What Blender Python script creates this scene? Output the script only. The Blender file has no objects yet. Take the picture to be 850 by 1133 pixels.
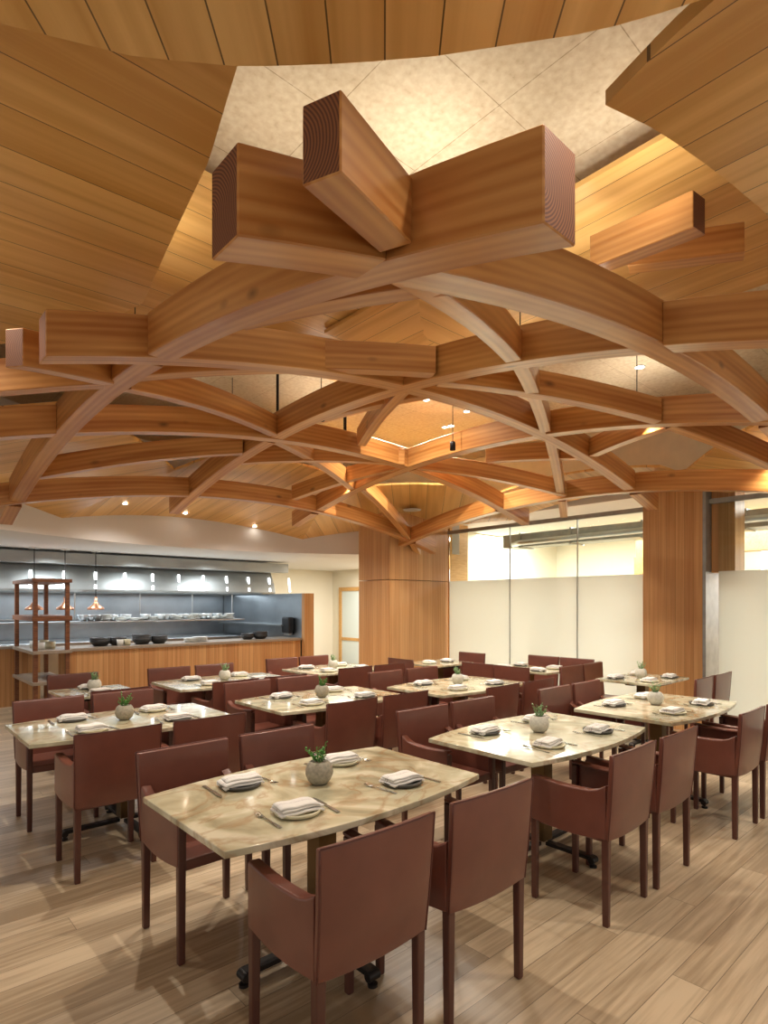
import bpy, bmesh, math, random
from mathutils import Vector, Matrix
C = bpy.context.scene.collection
S = bpy.context.scene
R = math.radians
PI = math.pi
random.seed(4)

# ---------------------------------------------------------------- camera
EYE = 1.60
YAW = R(48)
cam = bpy.data.cameras.new('camera'); cam_o = bpy.data.objects.new('camera', cam); C.objects.link(cam_o)
cam_o.location = (0, 0, EYE)
cam_o.rotation_euler = (R(90), 0, YAW - R(90))
cam.sensor_fit = 'VERTICAL'; cam.sensor_height = 36.0
cam.lens = 650 / 1133 * 36.0
cam.shift_y = (668 - 566.5) / 1133
cam.clip_start = 0.02; cam.clip_end = 60
S.camera = cam_o
# ---------------------------------------------------------------- world, exposure
w = bpy.data.worlds.new('World'); S.world = w; w.use_nodes = True
w.node_tree.nodes['Background'].inputs[0].default_value = (1.0, 0.95, 0.88, 1)
w.node_tree.nodes['Background'].inputs[1].default_value = 0.58
S.view_settings.view_transform = 'Standard'; S.view_settings.look = 'None'
S.view_settings.gamma = 1; S.view_settings.use_curve_mapping = False
S.view_settings.exposure = 0.16

def spot(x, y, z, power, size=110, blend=0.6, rad=0.04, col=(1, .86, .70), aim=None):
    l = bpy.data.lights.new('spot', 'SPOT'); l.energy = power; l.spot_size = R(size); l.spot_blend = blend
    l.shadow_soft_size = rad; l.color = col
    o = bpy.data.objects.new('spot_lamp', l); C.objects.link(o); o.location = (x, y, z)
    if aim is not None:
        d = Vector(aim) - Vector((x, y, z)); o.rotation_euler = d.to_track_quat('-Z', 'Y').to_euler()
    return o
def area(x, y, z, sx, sy, power, rot=(0, 0, 0), col=(1, .95, .88)):
    l = bpy.data.lights.new('area', 'AREA'); l.shape = 'RECTANGLE'; l.size = sx; l.size_y = sy; l.energy = power; l.color = col
    o = bpy.data.objects.new('area_lamp', l); C.objects.link(o); o.location = (x, y, z); o.rotation_euler = rot
    return o

# table plan: name -> centre x, y, rotation, length, width
TABLES = [
    ('T1', 1.61, 2.22, 0, 1.36, .76), ('T3', 3.33, 2.16, 0, 1.34, .76), ('T4', 4.95, 2.10, 0, 1.34, .76),
    ('T2', 1.45, 4.40, 0, 1.36, .76), ('T6', 3.12, 4.28, 0, 1.34, .76), ('T7', 4.67, 4.02, 0, 1.34, .76),
    ('T8', 3.03, 5.97, 0, 1.34, .76), ('T10', 4.62, 6.10, 0, 1.10, .76),
    ('T5', 6.62, 2.98, 0, .90, .66), ('T9', 1.72, 6.08, 0, .66, .66), ('T12', 6.52, 4.42, 90, .92, .62), ('T11', 6.2, 5.72, 0, .75, .66)]
# recessed downlights in the cream ceiling over the tables (fixtures are built with the ceiling)
HEADS = [(4.1, 4.3, 4.08), (4.95, 5.2, 4.08), (5.2, 5.0, 4.08), (6.2, 5.6, 4.08), (5.4, 6.4, 4.08), (5.9, 4.95, 4.08)]
for i, (hx, hy, hz) in enumerate(HEADS):
    spot(hx, hy, hz - .01, 150, size=125, blend=.7, col=(1, .92, .80))
# adjustable heads hung in the lattice
TRACK = [(2.0, 2.45, 3.36), (3.32, 2.32, 3.25), (5.0, 2.3, 3.2), (1.5, 4.35, 3.2), (3.15, 4.35, 3.25), (4.72, 4.15, 3.22), (3.1, 5.95, 3.2), (4.7, 6.0, 3.2)]
for hx, hy, hz in TRACK:
    spot(hx, hy, hz, 118, size=115, blend=.6, rad=.025, col=(1, .92, .80))
SHELLS = [(5.0, .5, 3.34), (3.3, .35, 3.34), (6.6, 1.6, 3.08), (.3, 3.4, 3.30), (1.3, .55, 3.13)]  # added spots under the wooden shells to light the outer and foreground floor
for sx_, sy_, sz_ in SHELLS:
    spot(sx_, sy_, sz_ - .02, 80 if sx_ > 3 else (30 if sx_ < .5 else 45), size=125, blend=.7, col=(1, .92, .80))
# cove uplights on top of the lattice wash the cream ceiling
for ux, uy, up in ((2.3, 2.2, 22), (2.9, 1.3, 10), (1.6, 2.6, 8), (3.4, 1.9, 8), (5.4, 4.4, 13), (4.2, 5.6, 12), (3.6, 5.0, 12), (4.4, 3.0, 9), (2.3, 6.3, 6), (6.3, 3.2, 6), (1.3, 3.6, 10), (6.0, 2.6, 18)):
    o = spot(ux, uy, 3.50, up, size=165, blend=1, rad=.12, col=(1, .90, .76)); o.rotation_euler = (PI, 0, 0)
spot(2.55, 1.62, 3.40, 14, size=120, blend=1, rad=.04, aim=(3.25, 1.55, 3.75), col=(1, .95, .88))
# kitchen strip light under the hood, ceiling spots, added upward fill spots
area(3.5, 11.7, 1.78, 6.0, .9, 60, col=(.84, .94, 1))
for kx in (1.0, 2.4, 3.8, 5.2):
    spot(kx, 10.45, 2.47, 75, size=150, blend=.8, rad=.05, col=(.88, .95, 1))
    o = spot(kx + .5, 10.25, 1.02, 11, size=165, blend=1, rad=.06, col=(.82, .92, 1)); o.rotation_euler = (PI, 0, 0)  # added fill aimed up to brighten the kitchen ceiling, no fixture
for kx, ky, kz in ((1.9, 7.85, 2.80), (2.9, 8.3, 2.92), (4.6, 8.25, 2.92), (5.3, 8.1, 2.80)):
    spot(kx, ky, kz, 45, size=150, blend=.8, rad=.04, col=(1, .94, .86))
area(8.6, 10.2, 2.46, 1.6, 2.4, 150, col=(1, .96, .9))
# room behind the glass
area(10.2, 4.0, 3.02, 1.4, 8, 620, col=(1, 1, .98))

# ---------------------------------------------------------------- materials
def newmat(name):
    m = bpy.data.materials.new(name); m.use_nodes = True
    nt = m.node_tree; b = nt.nodes['Principled BSDF']; return m, nt, b
def simple(name, col, rough=.5, metal=0, noise=0, scale=30, bump=0, coat=0):
    m, nt, b = newmat(name)
    b.inputs['Base Color'].default_value = (*col, 1); b.inputs['Roughness'].default_value = rough
    b.inputs['Metallic'].default_value = metal; b.inputs['Coat Weight'].default_value = coat
    if noise or bump:
        tc = nt.nodes.new('ShaderNodeTexCoord'); n = nt.nodes.new('ShaderNodeTexNoise')
        n.inputs['Scale'].default_value = scale; n.inputs['Detail'].default_value = 5
        nt.links.new(tc.outputs['Object'], n.inputs['Vector'])
        if noise:
            r = nt.nodes.new('ShaderNodeValToRGB')
            r.color_ramp.elements[0].position = .3; r.color_ramp.elements[1].position = .7
            r.color_ramp.elements[0].color = (*[c * (1 - noise) for c in col], 1)
            r.color_ramp.elements[1].color = (*[min(1, c * (1 + noise)) for c in col], 1)
            nt.links.new(n.outputs[0], r.inputs[0]); nt.links.new(r.outputs[0], b.inputs['Base Color'])
        if bump:
            bp = nt.nodes.new('ShaderNodeBump'); bp.inputs['Strength'].default_value = bump; bp.inputs['Distance'].default_value = .005
            nt.links.new(n.outputs[0], bp.inputs['Height']); nt.links.new(bp.outputs[0], b.inputs['Normal'])
    return m
def math_n(nt, op, a, b=None, c=None):
    n = nt.nodes.new('ShaderNodeMath'); n.operation = op
    for i, v in enumerate((a, b, c)):
        if v is None: continue
        if isinstance(v, (int, float)): n.inputs[i].default_value = v
        else: nt.links.new(v, n.inputs[i])
    return n.outputs[0]
def ramp(nt, fac, stops):
    r = nt.nodes.new('ShaderNodeValToRGB'); els = r.color_ramp.elements
    while len(els) < len(stops): els.new(.5)
    for e, (p, c) in zip(els, stops): e.position = p; e.color = (*c, 1)
    nt.links.new(fac, r.inputs[0]); return r.outputs[0]
def wood(name, c0, c1, uv=True, plank=0, endface=False, rough=.45, gap=.006, grain=(1.2, 22), length=0, var=.25, rot=0, knots=False, gapdark=.25, coord='Object', coat=0):
    """grain runs along u; planks are 'plank' metres wide across v"""
    m, nt, b = newmat(name); L = nt.links
    tc = nt.nodes.new('ShaderNodeTexCoord'); src = tc.outputs['UV' if uv else coord]
    mp = nt.nodes.new('ShaderNodeMapping'); mp.inputs['Rotation'].default_value = (0, 0, rot) if not isinstance(rot, tuple) else rot
    L.new(src, mp.inputs[0])
    sp = nt.nodes.new('ShaderNodeSeparateXYZ'); L.new(mp.outputs[0], sp.inputs[0])
    u, v, z = sp.outputs
    if plank:
        vi = math_n(nt, 'DIVIDE', v, plank); fl = math_n(nt, 'FLOOR', vi); fr = math_n(nt, 'FRACT', vi)
        wn = nt.nodes.new('ShaderNodeTexWhiteNoise'); wn.noise_dimensions = '2D'
        if length:
            off = nt.nodes.new('ShaderNodeTexWhiteNoise'); off.noise_dimensions = '1D'; L.new(fl, off.inputs['W'])
            ui = math_n(nt, 'ADD', math_n(nt, 'DIVIDE', u, length), math_n(nt, 'MULTIPLY', off.outputs[0], 5))
            ufl = math_n(nt, 'FLOOR', ui); ufr = math_n(nt, 'FRACT', ui)
        else: ufl = None
        cb = nt.nodes.new('ShaderNodeCombineXYZ'); L.new(fl, cb.inputs[0])
        if ufl is not None: L.new(ufl, cb.inputs[1])
        L.new(cb.outputs[0], wn.inputs['Vector']); rnd = wn.outputs[0]
    gc = nt.nodes.new('ShaderNodeCombineXYZ')
    L.new(math_n(nt, 'MULTIPLY', u, grain[0]), gc.inputs[0])
    vv = math_n(nt, 'MULTIPLY', v, grain[1])
    L.new(vv, gc.inputs[1])
    if plank: L.new(math_n(nt, 'MULTIPLY', rnd, 37.), gc.inputs[2])
    else: L.new(math_n(nt, 'MULTIPLY', z, grain[1]), gc.inputs[2])
    n1 = nt.nodes.new('ShaderNodeTexNoise'); n1.inputs['Scale'].default_value = 1; n1.inputs['Detail'].default_value = 6; n1.inputs['Distortion'].default_value = .25
    L.new(gc.outputs[0], n1.inputs['Vector'])
    fac = n1.outputs[0]
    if plank: fac = math_n(nt, 'ADD', fac, math_n(nt, 'MULTIPLY', math_n(nt, 'SUBTRACT', rnd, .5), var))
    if knots:
        # growth-ring figure: distorted wave bands plus sparse knots
        wv = nt.nodes.new('ShaderNodeTexWave'); wv.bands_direction = 'Y'
        wv.inputs['Scale'].default_value = .55; wv.inputs['Distortion'].default_value = 4; wv.inputs['Detail'].default_value = 2; wv.inputs['Detail Scale'].default_value = .7
        L.new(gc.outputs[0], wv.inputs['Vector'])
        fac = math_n(nt, 'ADD', math_n(nt, 'MULTIPLY', fac, .75), math_n(nt, 'MULTIPLY', wv.outputs['Fac'], .10))
    col = ramp(nt, fac, [(.30, c0), (.72, c1)])
    def mixdark(col, f, dark):
        mx = nt.nodes.new('ShaderNodeMix'); mx.data_type = 'RGBA'; mx.blend_type = 'MIX'
        L.new(f, mx.inputs[0]); L.new(col, mx.inputs[6]); mx.inputs[7].default_value = (*dark, 1); return mx.outputs[2]
    if knots:
        kc = nt.nodes.new('ShaderNodeCombineXYZ'); L.new(math_n(nt, 'MULTIPLY', u, 2.2), kc.inputs[0]); L.new(math_n(nt, 'MULTIPLY', v, 4.5), kc.inputs[1])
        vo = nt.nodes.new('ShaderNodeTexVoronoi'); vo.inputs['Scale'].default_value = 1; L.new(kc.outputs[0], vo.inputs['Vector'])
        k = nt.nodes.new('ShaderNodeMapRange'); L.new(vo.outputs[0], k.inputs[0]); k.inputs[1].default_value = .03; k.inputs[2].default_value = .13; k.inputs[3].default_value = .85; k.inputs[4].default_value = 0
        col = mixdark(col, k.outputs[0], [c * .35 for c in c0])
    if plank:
        g = math_n(nt, 'LESS_THAN', fr, gap / plank)
        if length: g = math_n(nt, 'MAXIMUM', g, math_n(nt, 'LESS_THAN', ufr, gap / length))
        col = mixdark(col, g, [c * gapdark for c in c0])
        bp = nt.nodes.new('ShaderNodeBump'); bp.inputs['Strength'].default_value = .4; bp.inputs['Distance'].default_value = .004; bp.invert = True
        L.new(g, bp.inputs['Height']); L.new(bp.outputs[0], b.inputs['Normal'])
    L.new(col, b.inputs['Base Color']); b.inputs['Roughness'].default_value = rough; b.inputs['Coat Weight'].default_value = coat
    b.inputs['Coat Roughness'].default_value = .3
    return m
def srgb(h):
    c = [int(h[i:i + 2], 16) / 255 for i in (0, 2, 4)]
    return tuple((x / 12.92 if x < .04045 else ((x + .055) / 1.055) ** 2.4) for x in c)

M_fir = wood('fir_beam', srgb('a8682c'), srgb('e0aa66'), grain=(.8, 14), rough=.40, knots=True, coat=.5)
M_shell = wood('shell_plank', srgb('cb974c'), srgb('eabd74'), plank=.26, grain=(.5, 13), rough=.38, var=.35, gap=.005, coat=.2)
M_shell2 = wood('shell_plank_narrow', srgb('cb974c'), srgb('eabd74'), plank=.155, grain=(.5, 13), rough=.38, var=.35, gap=.005, coat=.2)
M_floor = wood('oak_floor', srgb('9a8468'), srgb('c6b092'), uv=False, plank=.15, length=1.9, grain=(2.2, 42), rough=.36, var=.42, gap=.003, gapdark=.5, coat=.1)
M_slat = wood('reeded_fir', srgb('bb8450'), srgb('d3a26c'), plank=.075, grain=(.8, 40), rough=.5, var=.35, gap=.004, gapdark=.6)
M_colw = wood('column_fir', srgb('b88450'), srgb('d0a06a'), plank=.11, grain=(.8, 36), rough=.45, var=.3, gap=.003, gapdark=.6)
M_end, nt, b = newmat('fir_end_grain'); tc = nt.nodes.new('ShaderNodeTexCoord')
wv = nt.nodes.new('ShaderNodeTexWave'); wv.wave_type = 'RINGS'; wv.rings_direction = 'SPHERICAL'; wv.inputs['Scale'].default_value = 38; wv.inputs['Distortion'].default_value = 1.2; wv.inputs['Detail'].default_value = 2; wv.inputs['Detail Scale'].default_value = .6
mp = nt.nodes.new('ShaderNodeMapping'); mp.inputs['Location'].default_value = (-.16, -.09, 0)
nt.links.new(tc.outputs['UV'], mp.inputs[0]); nt.links.new(mp.outputs[0], wv.inputs['Vector'])
nt.links.new(ramp(nt, wv.outputs['Fac'], [(.2, srgb('5c321c')), (.8, srgb('87532f'))]), b.inputs['Base Color']); b.inputs['Roughness'].default_value = .7
M_walnut = wood('walnut_shelf', srgb('5c3620'), srgb('8a5736'), uv=False, grain=(8, 60), rough=.5)
M_trimw = wood('trim_fir', srgb('b88a4c'), srgb('d2a565'), uv=False, grain=(6, 40), rough=.5)
M_cream = simple('cream_plaster', srgb('e6d9bf'), .8, noise=.05, scale=6)
M_white = simple('white_plaster', srgb('d9d6cf'), .8)
M_greyw = simple('grey_plaster', srgb('dcd7d2'), .85)
M_wallc = simple('wall_cream', srgb('e0d9c4'), .8)
M_steel = simple('stainless', srgb('c2c5c6'), .30, 1, noise=.12, scale=3)
M_hood = simple('brushed_hood', srgb('a5a8a6'), .55, .85, noise=.1, scale=2)
M_steeld = simple('stainless_dark', srgb('a2a8ad'), .36, 1, noise=.15, scale=2)
M_duct = simple('galvanised_duct', srgb('a4a6a2'), .45, .7, noise=.12, scale=8)
M_leather = simple('brown_leather', srgb('6f4033'), .34, noise=.10, scale=7, bump=.12, coat=.25)
M_leather_leg = simple('dark_leather_leg', srgb('532e24'), .36, coat=.2)
M_pipe = simple('leather_seam', srgb('5a2d22'), .5)
M_blackm = simple('black_metal', srgb('2a2523'), .45, .5)
M_bronze = simple('bronze_post', srgb('6f5a3c'), .35, .9)
M_plated = simple('dark_stoneware', srgb('4a4742'), .5, noise=.1)
M_platec = simple('cream_stoneware', srgb('c9c2a4'), .45, noise=.08)
M_pot = simple('stone_pot', srgb('98907f'), .75, noise=.22, scale=70, bump=.4)
M_potw = simple('pale_stone_pot', srgb('bdb9ac'), .7, noise=.15, scale=70, bump=.4)
M_soil = simple('gravel', srgb('7d7466'), .9, noise=.4, scale=200)
M_leaf = simple('succulent_leaf', srgb('7fa06a'), .5, noise=.3, scale=60)
M_leafd = simple('green_leaf', srgb('4f8a35'), .5, noise=.3, scale=60)
M_cut = simple('cutlery', srgb('a8a49a'), .25, 1)
M_copper = simple('copper_shade', srgb('c98e6c'), .3, .9)
M_cer = simple('white_ceramic', srgb('dcdcd6'), .35)
M_bowlk = simple('black_bowl', srgb('2c2c2d'), .45)
M_counter = simple('counter_stone', srgb('9a8c7c'), .3, noise=.1)
M_plast = simple('black_plastic', srgb('1c1e22'), .35)
def emit(name, col, st):
    m, nt, b = newmat(name); b.inputs['Emission Color'].default_value = (*col, 1); b.inputs['Emission Strength'].default_value = st
    b.inputs['Base Color'].default_value = (*col, 1); return m
M_bulb = emit('lamp_glow', (1, .93, .82), 25)
M_strip = emit('strip_glow', (.93, .98, 1), 5)
M_winday = emit('daylight_window', (.85, .93, 1), 1.1)
# napkin: white linen with a dark double stripe
M_nap, nt, b = newmat('striped_linen'); tc = nt.nodes.new('ShaderNodeTexCoord'); sp = nt.nodes.new('ShaderNodeSeparateXYZ'); nt.links.new(tc.outputs['UV'], sp.inputs[0])
f1 = math_n(nt, 'LESS_THAN', math_n(nt, 'ABSOLUTE', math_n(nt, 'SUBTRACT', sp.outputs[1], .55)), .012)
f2 = math_n(nt, 'LESS_THAN', math_n(nt, 'ABSOLUTE', math_n(nt, 'SUBTRACT', sp.outputs[1], .68)), .006)
ff = math_n(nt, 'MAXIMUM', f1, f2)
nt.links.new(ramp(nt, ff, [(.4, srgb('dedad4')), (.6, srgb('7a5a62'))]), b.inputs['Base Color']); b.inputs['Roughness'].default_value = .9
# marble
M_marble, nt, b = newmat('golden_marble'); L = nt.links
tc = nt.nodes.new('ShaderNodeTexCoord'); gm = nt.nodes.new('ShaderNodeNewGeometry')
n1 = nt.nodes.new('ShaderNodeTexNoise'); n1.inputs['Scale'].default_value = 3.2; n1.inputs['Detail'].default_value = 9; n1.inputs['Distortion'].default_value = 1.6; L.new(gm.outputs['Position'], n1.inputs['Vector'])
n2 = nt.nodes.new('ShaderNodeTexNoise'); n2.inputs['Scale'].default_value = 1.6; n2.inputs['Detail'].default_value = 7; n2.inputs['Distortion'].default_value = 2.4; L.new(gm.outputs['Position'], n2.inputs['Vector'])
base = ramp(nt, n1.outputs[0], [(.28, srgb('8f8a70')), (.45, srgb('b3ac8f')), (.56, srgb('c8c1a4')), (.68, srgb('ddd6bd'))])
vein = math_n(nt, 'SUBTRACT', 1, math_n(nt, 'MULTIPLY', math_n(nt, 'ABSOLUTE', math_n(nt, 'SUBTRACT', n2.outputs[0], .5)), 22)); vein = math_n(nt, 'MAXIMUM', vein, 0)
mx = nt.nodes.new('ShaderNodeMix'); mx.data_type = 'RGBA'; L.new(math_n(nt, 'MULTIPLY', vein, .42), mx.inputs[0]); L.new(base, mx.inputs[6]); mx.inputs[7].default_value = (*srgb('94622f'), 1)
L.new(mx.outputs[2], b.inputs['Base Color']); b.inputs['Roughness'].default_value = .10; b.inputs['Coat Weight'].default_value = .3; b.inputs['Coat Roughness'].default_value = .05
# glass
M_glass, nt, b = newmat('clear_glass'); nt.nodes.remove(b)
tr = nt.nodes.new('ShaderNodeBsdfTransparent'); tr.inputs[0].default_value = (.93, .97, .95, 1); gl = nt.nodes.new('ShaderNodeBsdfGlossy'); gl.inputs['Roughness'].default_value = .02
ms = nt.nodes.new('ShaderNodeMixShader'); fz = nt.nodes.new('ShaderNodeFresnel'); fz.inputs[0].default_value = 1.35
nt.links.new(fz.outputs[0], ms.inputs[0]); nt.links.new(tr.outputs[0], ms.inputs[1]); nt.links.new(gl.outputs[0], ms.inputs[2]); nt.links.new(ms.outputs[0], nt.nodes['Material Output'].inputs[0])
M_frost, nt, b = newmat('frosted_glass')
b.inputs['Base Color'].default_value = (*srgb('e8e9e2'), 1); b.inputs['Roughness'].default_value = .18
tl = nt.nodes.new('ShaderNodeBsdfTranslucent'); tl.inputs[0].default_value = (*srgb('e4e6de'), 1)
ms = nt.nodes.new('ShaderNodeMixShader'); ms.inputs[0].default_value = .55
nt.links.new(b.outputs[0], ms.inputs[1]); nt.links.new(tl.outputs[0], ms.inputs[2]); nt.links.new(ms.outputs[0], nt.nodes['Material Output'].inputs[0])
# ceiling board joints on the room grid
M_cboard, nt, b = newmat('cream_board'); tc = nt.nodes.new('ShaderNodeTexCoord'); sp = nt.nodes.new('ShaderNodeSeparateXYZ'); nt.links.new(tc.outputs['Object'], sp.inputs[0])
jx = math_n(nt, 'LESS_THAN', math_n(nt, 'FRACT', math_n(nt, 'DIVIDE', sp.outputs[0], .6)), .008)
jy = math_n(nt, 'LESS_THAN', math_n(nt, 'FRACT', math_n(nt, 'DIVIDE', sp.outputs[1], .6)), .008)
nn = nt.nodes.new('ShaderNodeTexNoise'); nn.inputs['Scale'].default_value = 28; nn.inputs['Detail'].default_value = 6; nt.links.new(tc.outputs['Object'], nn.inputs['Vector'])
cc = ramp(nt, math_n(nt, 'SUBTRACT', nn.outputs[0], math_n(nt, 'MULTIPLY', math_n(nt, 'MAXIMUM', jx, jy), .4)), [(.05, srgb('a08c6e')), (.35, srgb('cdbb9c')), (.7, srgb('ddd0b5'))])
nt.links.new(cc, b.inputs['Base Color']); b.inputs['Roughness'].default_value = .7

# ---------------------------------------------------------------- helpers
def bxf(bm, x0, y0, z0, x1, y1, z1, mat=None):
    v = [bm.verts.new(p) for p in ((x0, y0, z0), (x1, y0, z0), (x1, y1, z0), (x0, y1, z0), (x0, y0, z1), (x1, y0, z1), (x1, y1, z1), (x0, y1, z1))]
    if mat is not None:
        for q in v: q.co = mat @ q.co
    for f in ((0, 3, 2, 1), (4, 5, 6, 7), (0, 1, 5, 4), (1, 2, 6, 5), (2, 3, 7, 6), (3, 0, 4, 7)): bm.faces.new([v[i] for i in f])
    return v
def link(name, bm, mat, parent=None, bevel=0, smooth=False, loc=(0, 0, 0), rz=0, segs=2, uvbox=False):
    me = bpy.data.meshes.new(name)
    if uvbox:
        uv = bm.loops.layers.uv.verify(); bm.normal_update()
        for f in bm.faces:
            n = f.normal
            for l in f.loops:
                c = l.vert.co
                if abs(n.z) > .7: l[uv].uv = (c.x, c.y)
                elif abs(n.x) > abs(n.y): l[uv].uv = (c.z, c.y)
                else: l[uv].uv = (c.z, c.x)
    bmesh.ops.recalc_face_normals(bm, faces=bm.faces)
    bm.to_mesh(me); bm.free(); me.materials.append(mat)
    o = bpy.data.objects.new(name, me); C.objects.link(o); o.location = loc; o.rotation_euler = (0, 0, rz)
    if parent is not None: o.parent = parent
    if smooth:
        for p in me.polygons: p.use_smooth = True
    if bevel:
        md = o.modifiers.new('bevel', 'BEVEL'); md.width = bevel; md.segments = segs; md.limit_method = 'ANGLE'; md.angle_limit = R(40)
        if not smooth:
            for p in me.polygons: p.use_smooth = True
            wn = o.modifiers.new('wn', 'WEIGHTED_NORMAL')
    return o
def box(name, b, mat, parent=None, bevel=0, uvbox=False, **k):
    bm = bmesh.new(); bxf(bm, *b); return link(name, bm, mat, parent, bevel, uvbox=uvbox, **k)
def tag(o, label, cat, group=None):
    o['label'] = label; o['category'] = cat
    if group: o['group'] = group
    return o
def struct(o): o['kind'] = 'structure'; return o
def empty(name, loc, label, cat, group=None, rz=0):
    o = bpy.data.objects.new(name, None); C.objects.link(o); o.location = loc; o.rotation_euler = (0, 0, rz); o.empty_display_size = .1
    return tag(o, label, cat, group)
def tube(bm, pts, r, n=8, caps=True, radii=None):
    rings = []
    P = [Vector(p) for p in pts]
    for i, p in enumerate(P):
        d = (P[min(i + 1, len(P) - 1)] - P[max(i - 1, 0)]).normalized()
        a = d.orthogonal().normalized() if abs(d.z) > .99 else d.cross(Vector((0, 0, 1))).normalized()
        bb = d.cross(a); rr = radii[i] if radii else r
        rings.append([bm.verts.new(p + a * math.cos(t) * rr + bb * math.sin(t) * rr) for t in [2 * PI * k / n for k in range(n)]])
    for q in range(len(rings) - 1):
        for k in range(n): bm.faces.new((rings[q][k], rings[q][(k + 1) % n], rings[q + 1][(k + 1) % n], rings[q + 1][k]))
    if caps: bm.faces.new(rings[0][::-1]); bm.faces.new(rings[-1])
def lathe(bm, prof, n=24, cx=0, cy=0):
    rings = []
    for r, z in prof:
        if r < 1e-5: rings.append([bm.verts.new((cx, cy, z))])
        else: rings.append([bm.verts.new((cx + r * math.cos(2 * PI * k / n), cy + r * math.sin(2 * PI * k / n), z)) for k in range(n)])
    for a, b2 in zip(rings, rings[1:]):
        for k in range(n):
            k2 = (k + 1) % n
            if len(a) == 1 and len(b2) == 1: continue
            if len(a) == 1: bm.faces.new((a[0], b2[k2], b2[k]))
            elif len(b2) == 1: bm.faces.new((a[k], a[k2], b2[0]))
            else: bm.faces.new((a[k], a[k2], b2[k2], b2[k]))
def dup(o, **k):
    r = o.copy(); C.objects.link(r)
    for kk, v in k.items():
        if kk in ('label', 'category', 'group'): r[kk] = v
    for ch in list(o.children):
        c = ch.copy(); C.objects.link(c); c.parent = r
        for g in ch.children:
            d = g.copy(); C.objects.link(d); d.parent = c
    return r
def prism(bm, poly, z0, z1):
    a = [bm.verts.new((x, y, z0)) for x, y in poly]; b2 = [bm.verts.new((x, y, z1)) for x, y in poly]
    bm.faces.new(a[::-1]); bm.faces.new(b2); n = len(poly)
    for i in range(n): bm.faces.new((a[i], a[(i + 1) % n], b2[(i + 1) % n], b2[i]))

# ---------------------------------------------------------------- structure
struct(box('floor', (-3, -3, -.1, 14, 14, 0), M_floor))
CX, CY, CR = 4.0, 4.1, 5.05            # centre and radius of the round ceiling recess
ZK = 2.5
# glass wall, x = 7.9, frosted to 2.0 m, clear above
GX = 7.9
def pane(n, y0, y1, ztop=2.84):
    g = struct(box('window_%d' % n, (GX, y0 + .004, 0.09, GX + .012, y1 - .004, 2.0), M_frost))
    c = box('clear_pane', (GX, y0 + .004, 2.0, GX + .012, y1 - .004, ztop), M_glass, g)
ys = [-1.5, .6, 2.74, 3.52, 4.52, 5.72, 7.03]
k = 1
for a, b_ in ((-1.5, .6), (.6, 2.62), (3.52, 4.52), (4.52, 5.72), (5.72, 7.03)):
    pane(k, a, b_); k += 1
for i, yy in enumerate((.6, 4.52, 5.72)):
    struct(box('trim_%d' % (i + 1), (GX - .006, yy - .006, .09, GX + .02, yy + .006, 2.84), M_duct))
struct(box('trim_4', (GX - .02, -1.5, 2.84, GX + .03, 7.05, 2.90), M_duct))
struct(box('baseboard_right', (GX - .02, -1.5, 0, GX + .03, 7.05, .09), M_blackm))
# columns
cbm = bmesh.new(); bxf(cbm, 7.78, 2.76, 0, 8.3, 3.5, 3.3)
col1 = tag(link('wood_column', cbm, M_colw, uvbox=True, bevel=.004), 'vertical-grain fir clad column standing in the line of the frosted glass wall', 'column')
box('metal_edge_strip', (7.775, 2.72, 0, 8.3, 2.757, 3.2), M_duct, col1)
bm = bmesh.new(); bxf(bm, 7.95, 2.45, 1.99, 8.3, 2.715, 3.2)
link('reveal_panel', bm, M_colw, col1, uvbox=True)
cbm = bmesh.new(); bxf(cbm, 6.48, 7.06, 0, 7.9, 7.85, 1.99)
col2 = tag(link('wood_column', cbm, M_colw, uvbox=True, bevel=.003), 'wide fir clad column where the glass wall ends, left of the white panes', 'column')
cbm = bmesh.new(); bxf(cbm, 6.48, 7.06, 2.0, 7.9, 7.85, 3.4)
link('upper_cladding', cbm, M_colw, col2, uvbox=True, bevel=.003)
# room behind the glass
struct(box('wall_behind_glass', (12.5, -3, 0, 12.6, 9, 3.2), M_wallc))
bm = bmesh.new(); bxf(bm, 7.93, 7.3, 0, 8.3, 7.85, 3.3); bxf(bm, 8.3, 7.7, 0, 12.5, 7.85, 3.3)
struct(link('wall_partition', bm, M_wallc))
struct(box('trim_5', (8.0, 7.1, 0, 8.5, 7.29, 3.3), M_trimw))
bm = bmesh.new(); bxf(bm, 7.93, -3, 3.05, 12.6, 7.85, 3.15)
struct(link('ceiling_back_room', bm, M_white))
def duct(name, b_, label):
    d = tag(box(name, b_, M_duct, bevel=.01), label, 'duct')
    return d
d1 = duct('air_duct', (8.9, .4, 2.62, 9.3, 6.6, 2.86), 'grey galvanised duct running behind the clear top of the glass wall')
for yy in (1.2, 2.6, 4.0, 5.2, 6.2):
    box('flange', (8.88, yy, 2.60, 9.32, yy + .03, 2.88), M_duct, d1)
bm = bmesh.new(); tube(bm, [(8.6, -.5, 2.72), (8.6, 6.0, 2.66), (8.8, 6.3, 2.66)], .045, 10)
tag(link('spiral_duct', bm, M_steel, smooth=True), 'thin silver round duct in front of the rectangular duct behind the glass', 'duct')
bk = tag(box('wood_bulkhead', (10.6, -2, 2.45, 10.9, 4.9, 2.75), M_trimw), 'light wood bulkhead beam spanning openings in the room behind the glass', 'beam')
for i, yy in enumerate((4.75, 3.9, 3.45, 2.3, .9)):
    box('post', (10.6, yy, 0, 10.8, yy + .18, 2.449), M_trimw, bk)
wn_ = struct(box('window_9', (12.42, -1.5, 1.2, 12.45, 3.4, 2.6), M_winday))
for yy in (-.3, .9, 2.1): box('mullion', (12.38, yy, 1.2, 12.46, yy + .06, 2.6), M_trimw, wn_)

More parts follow.
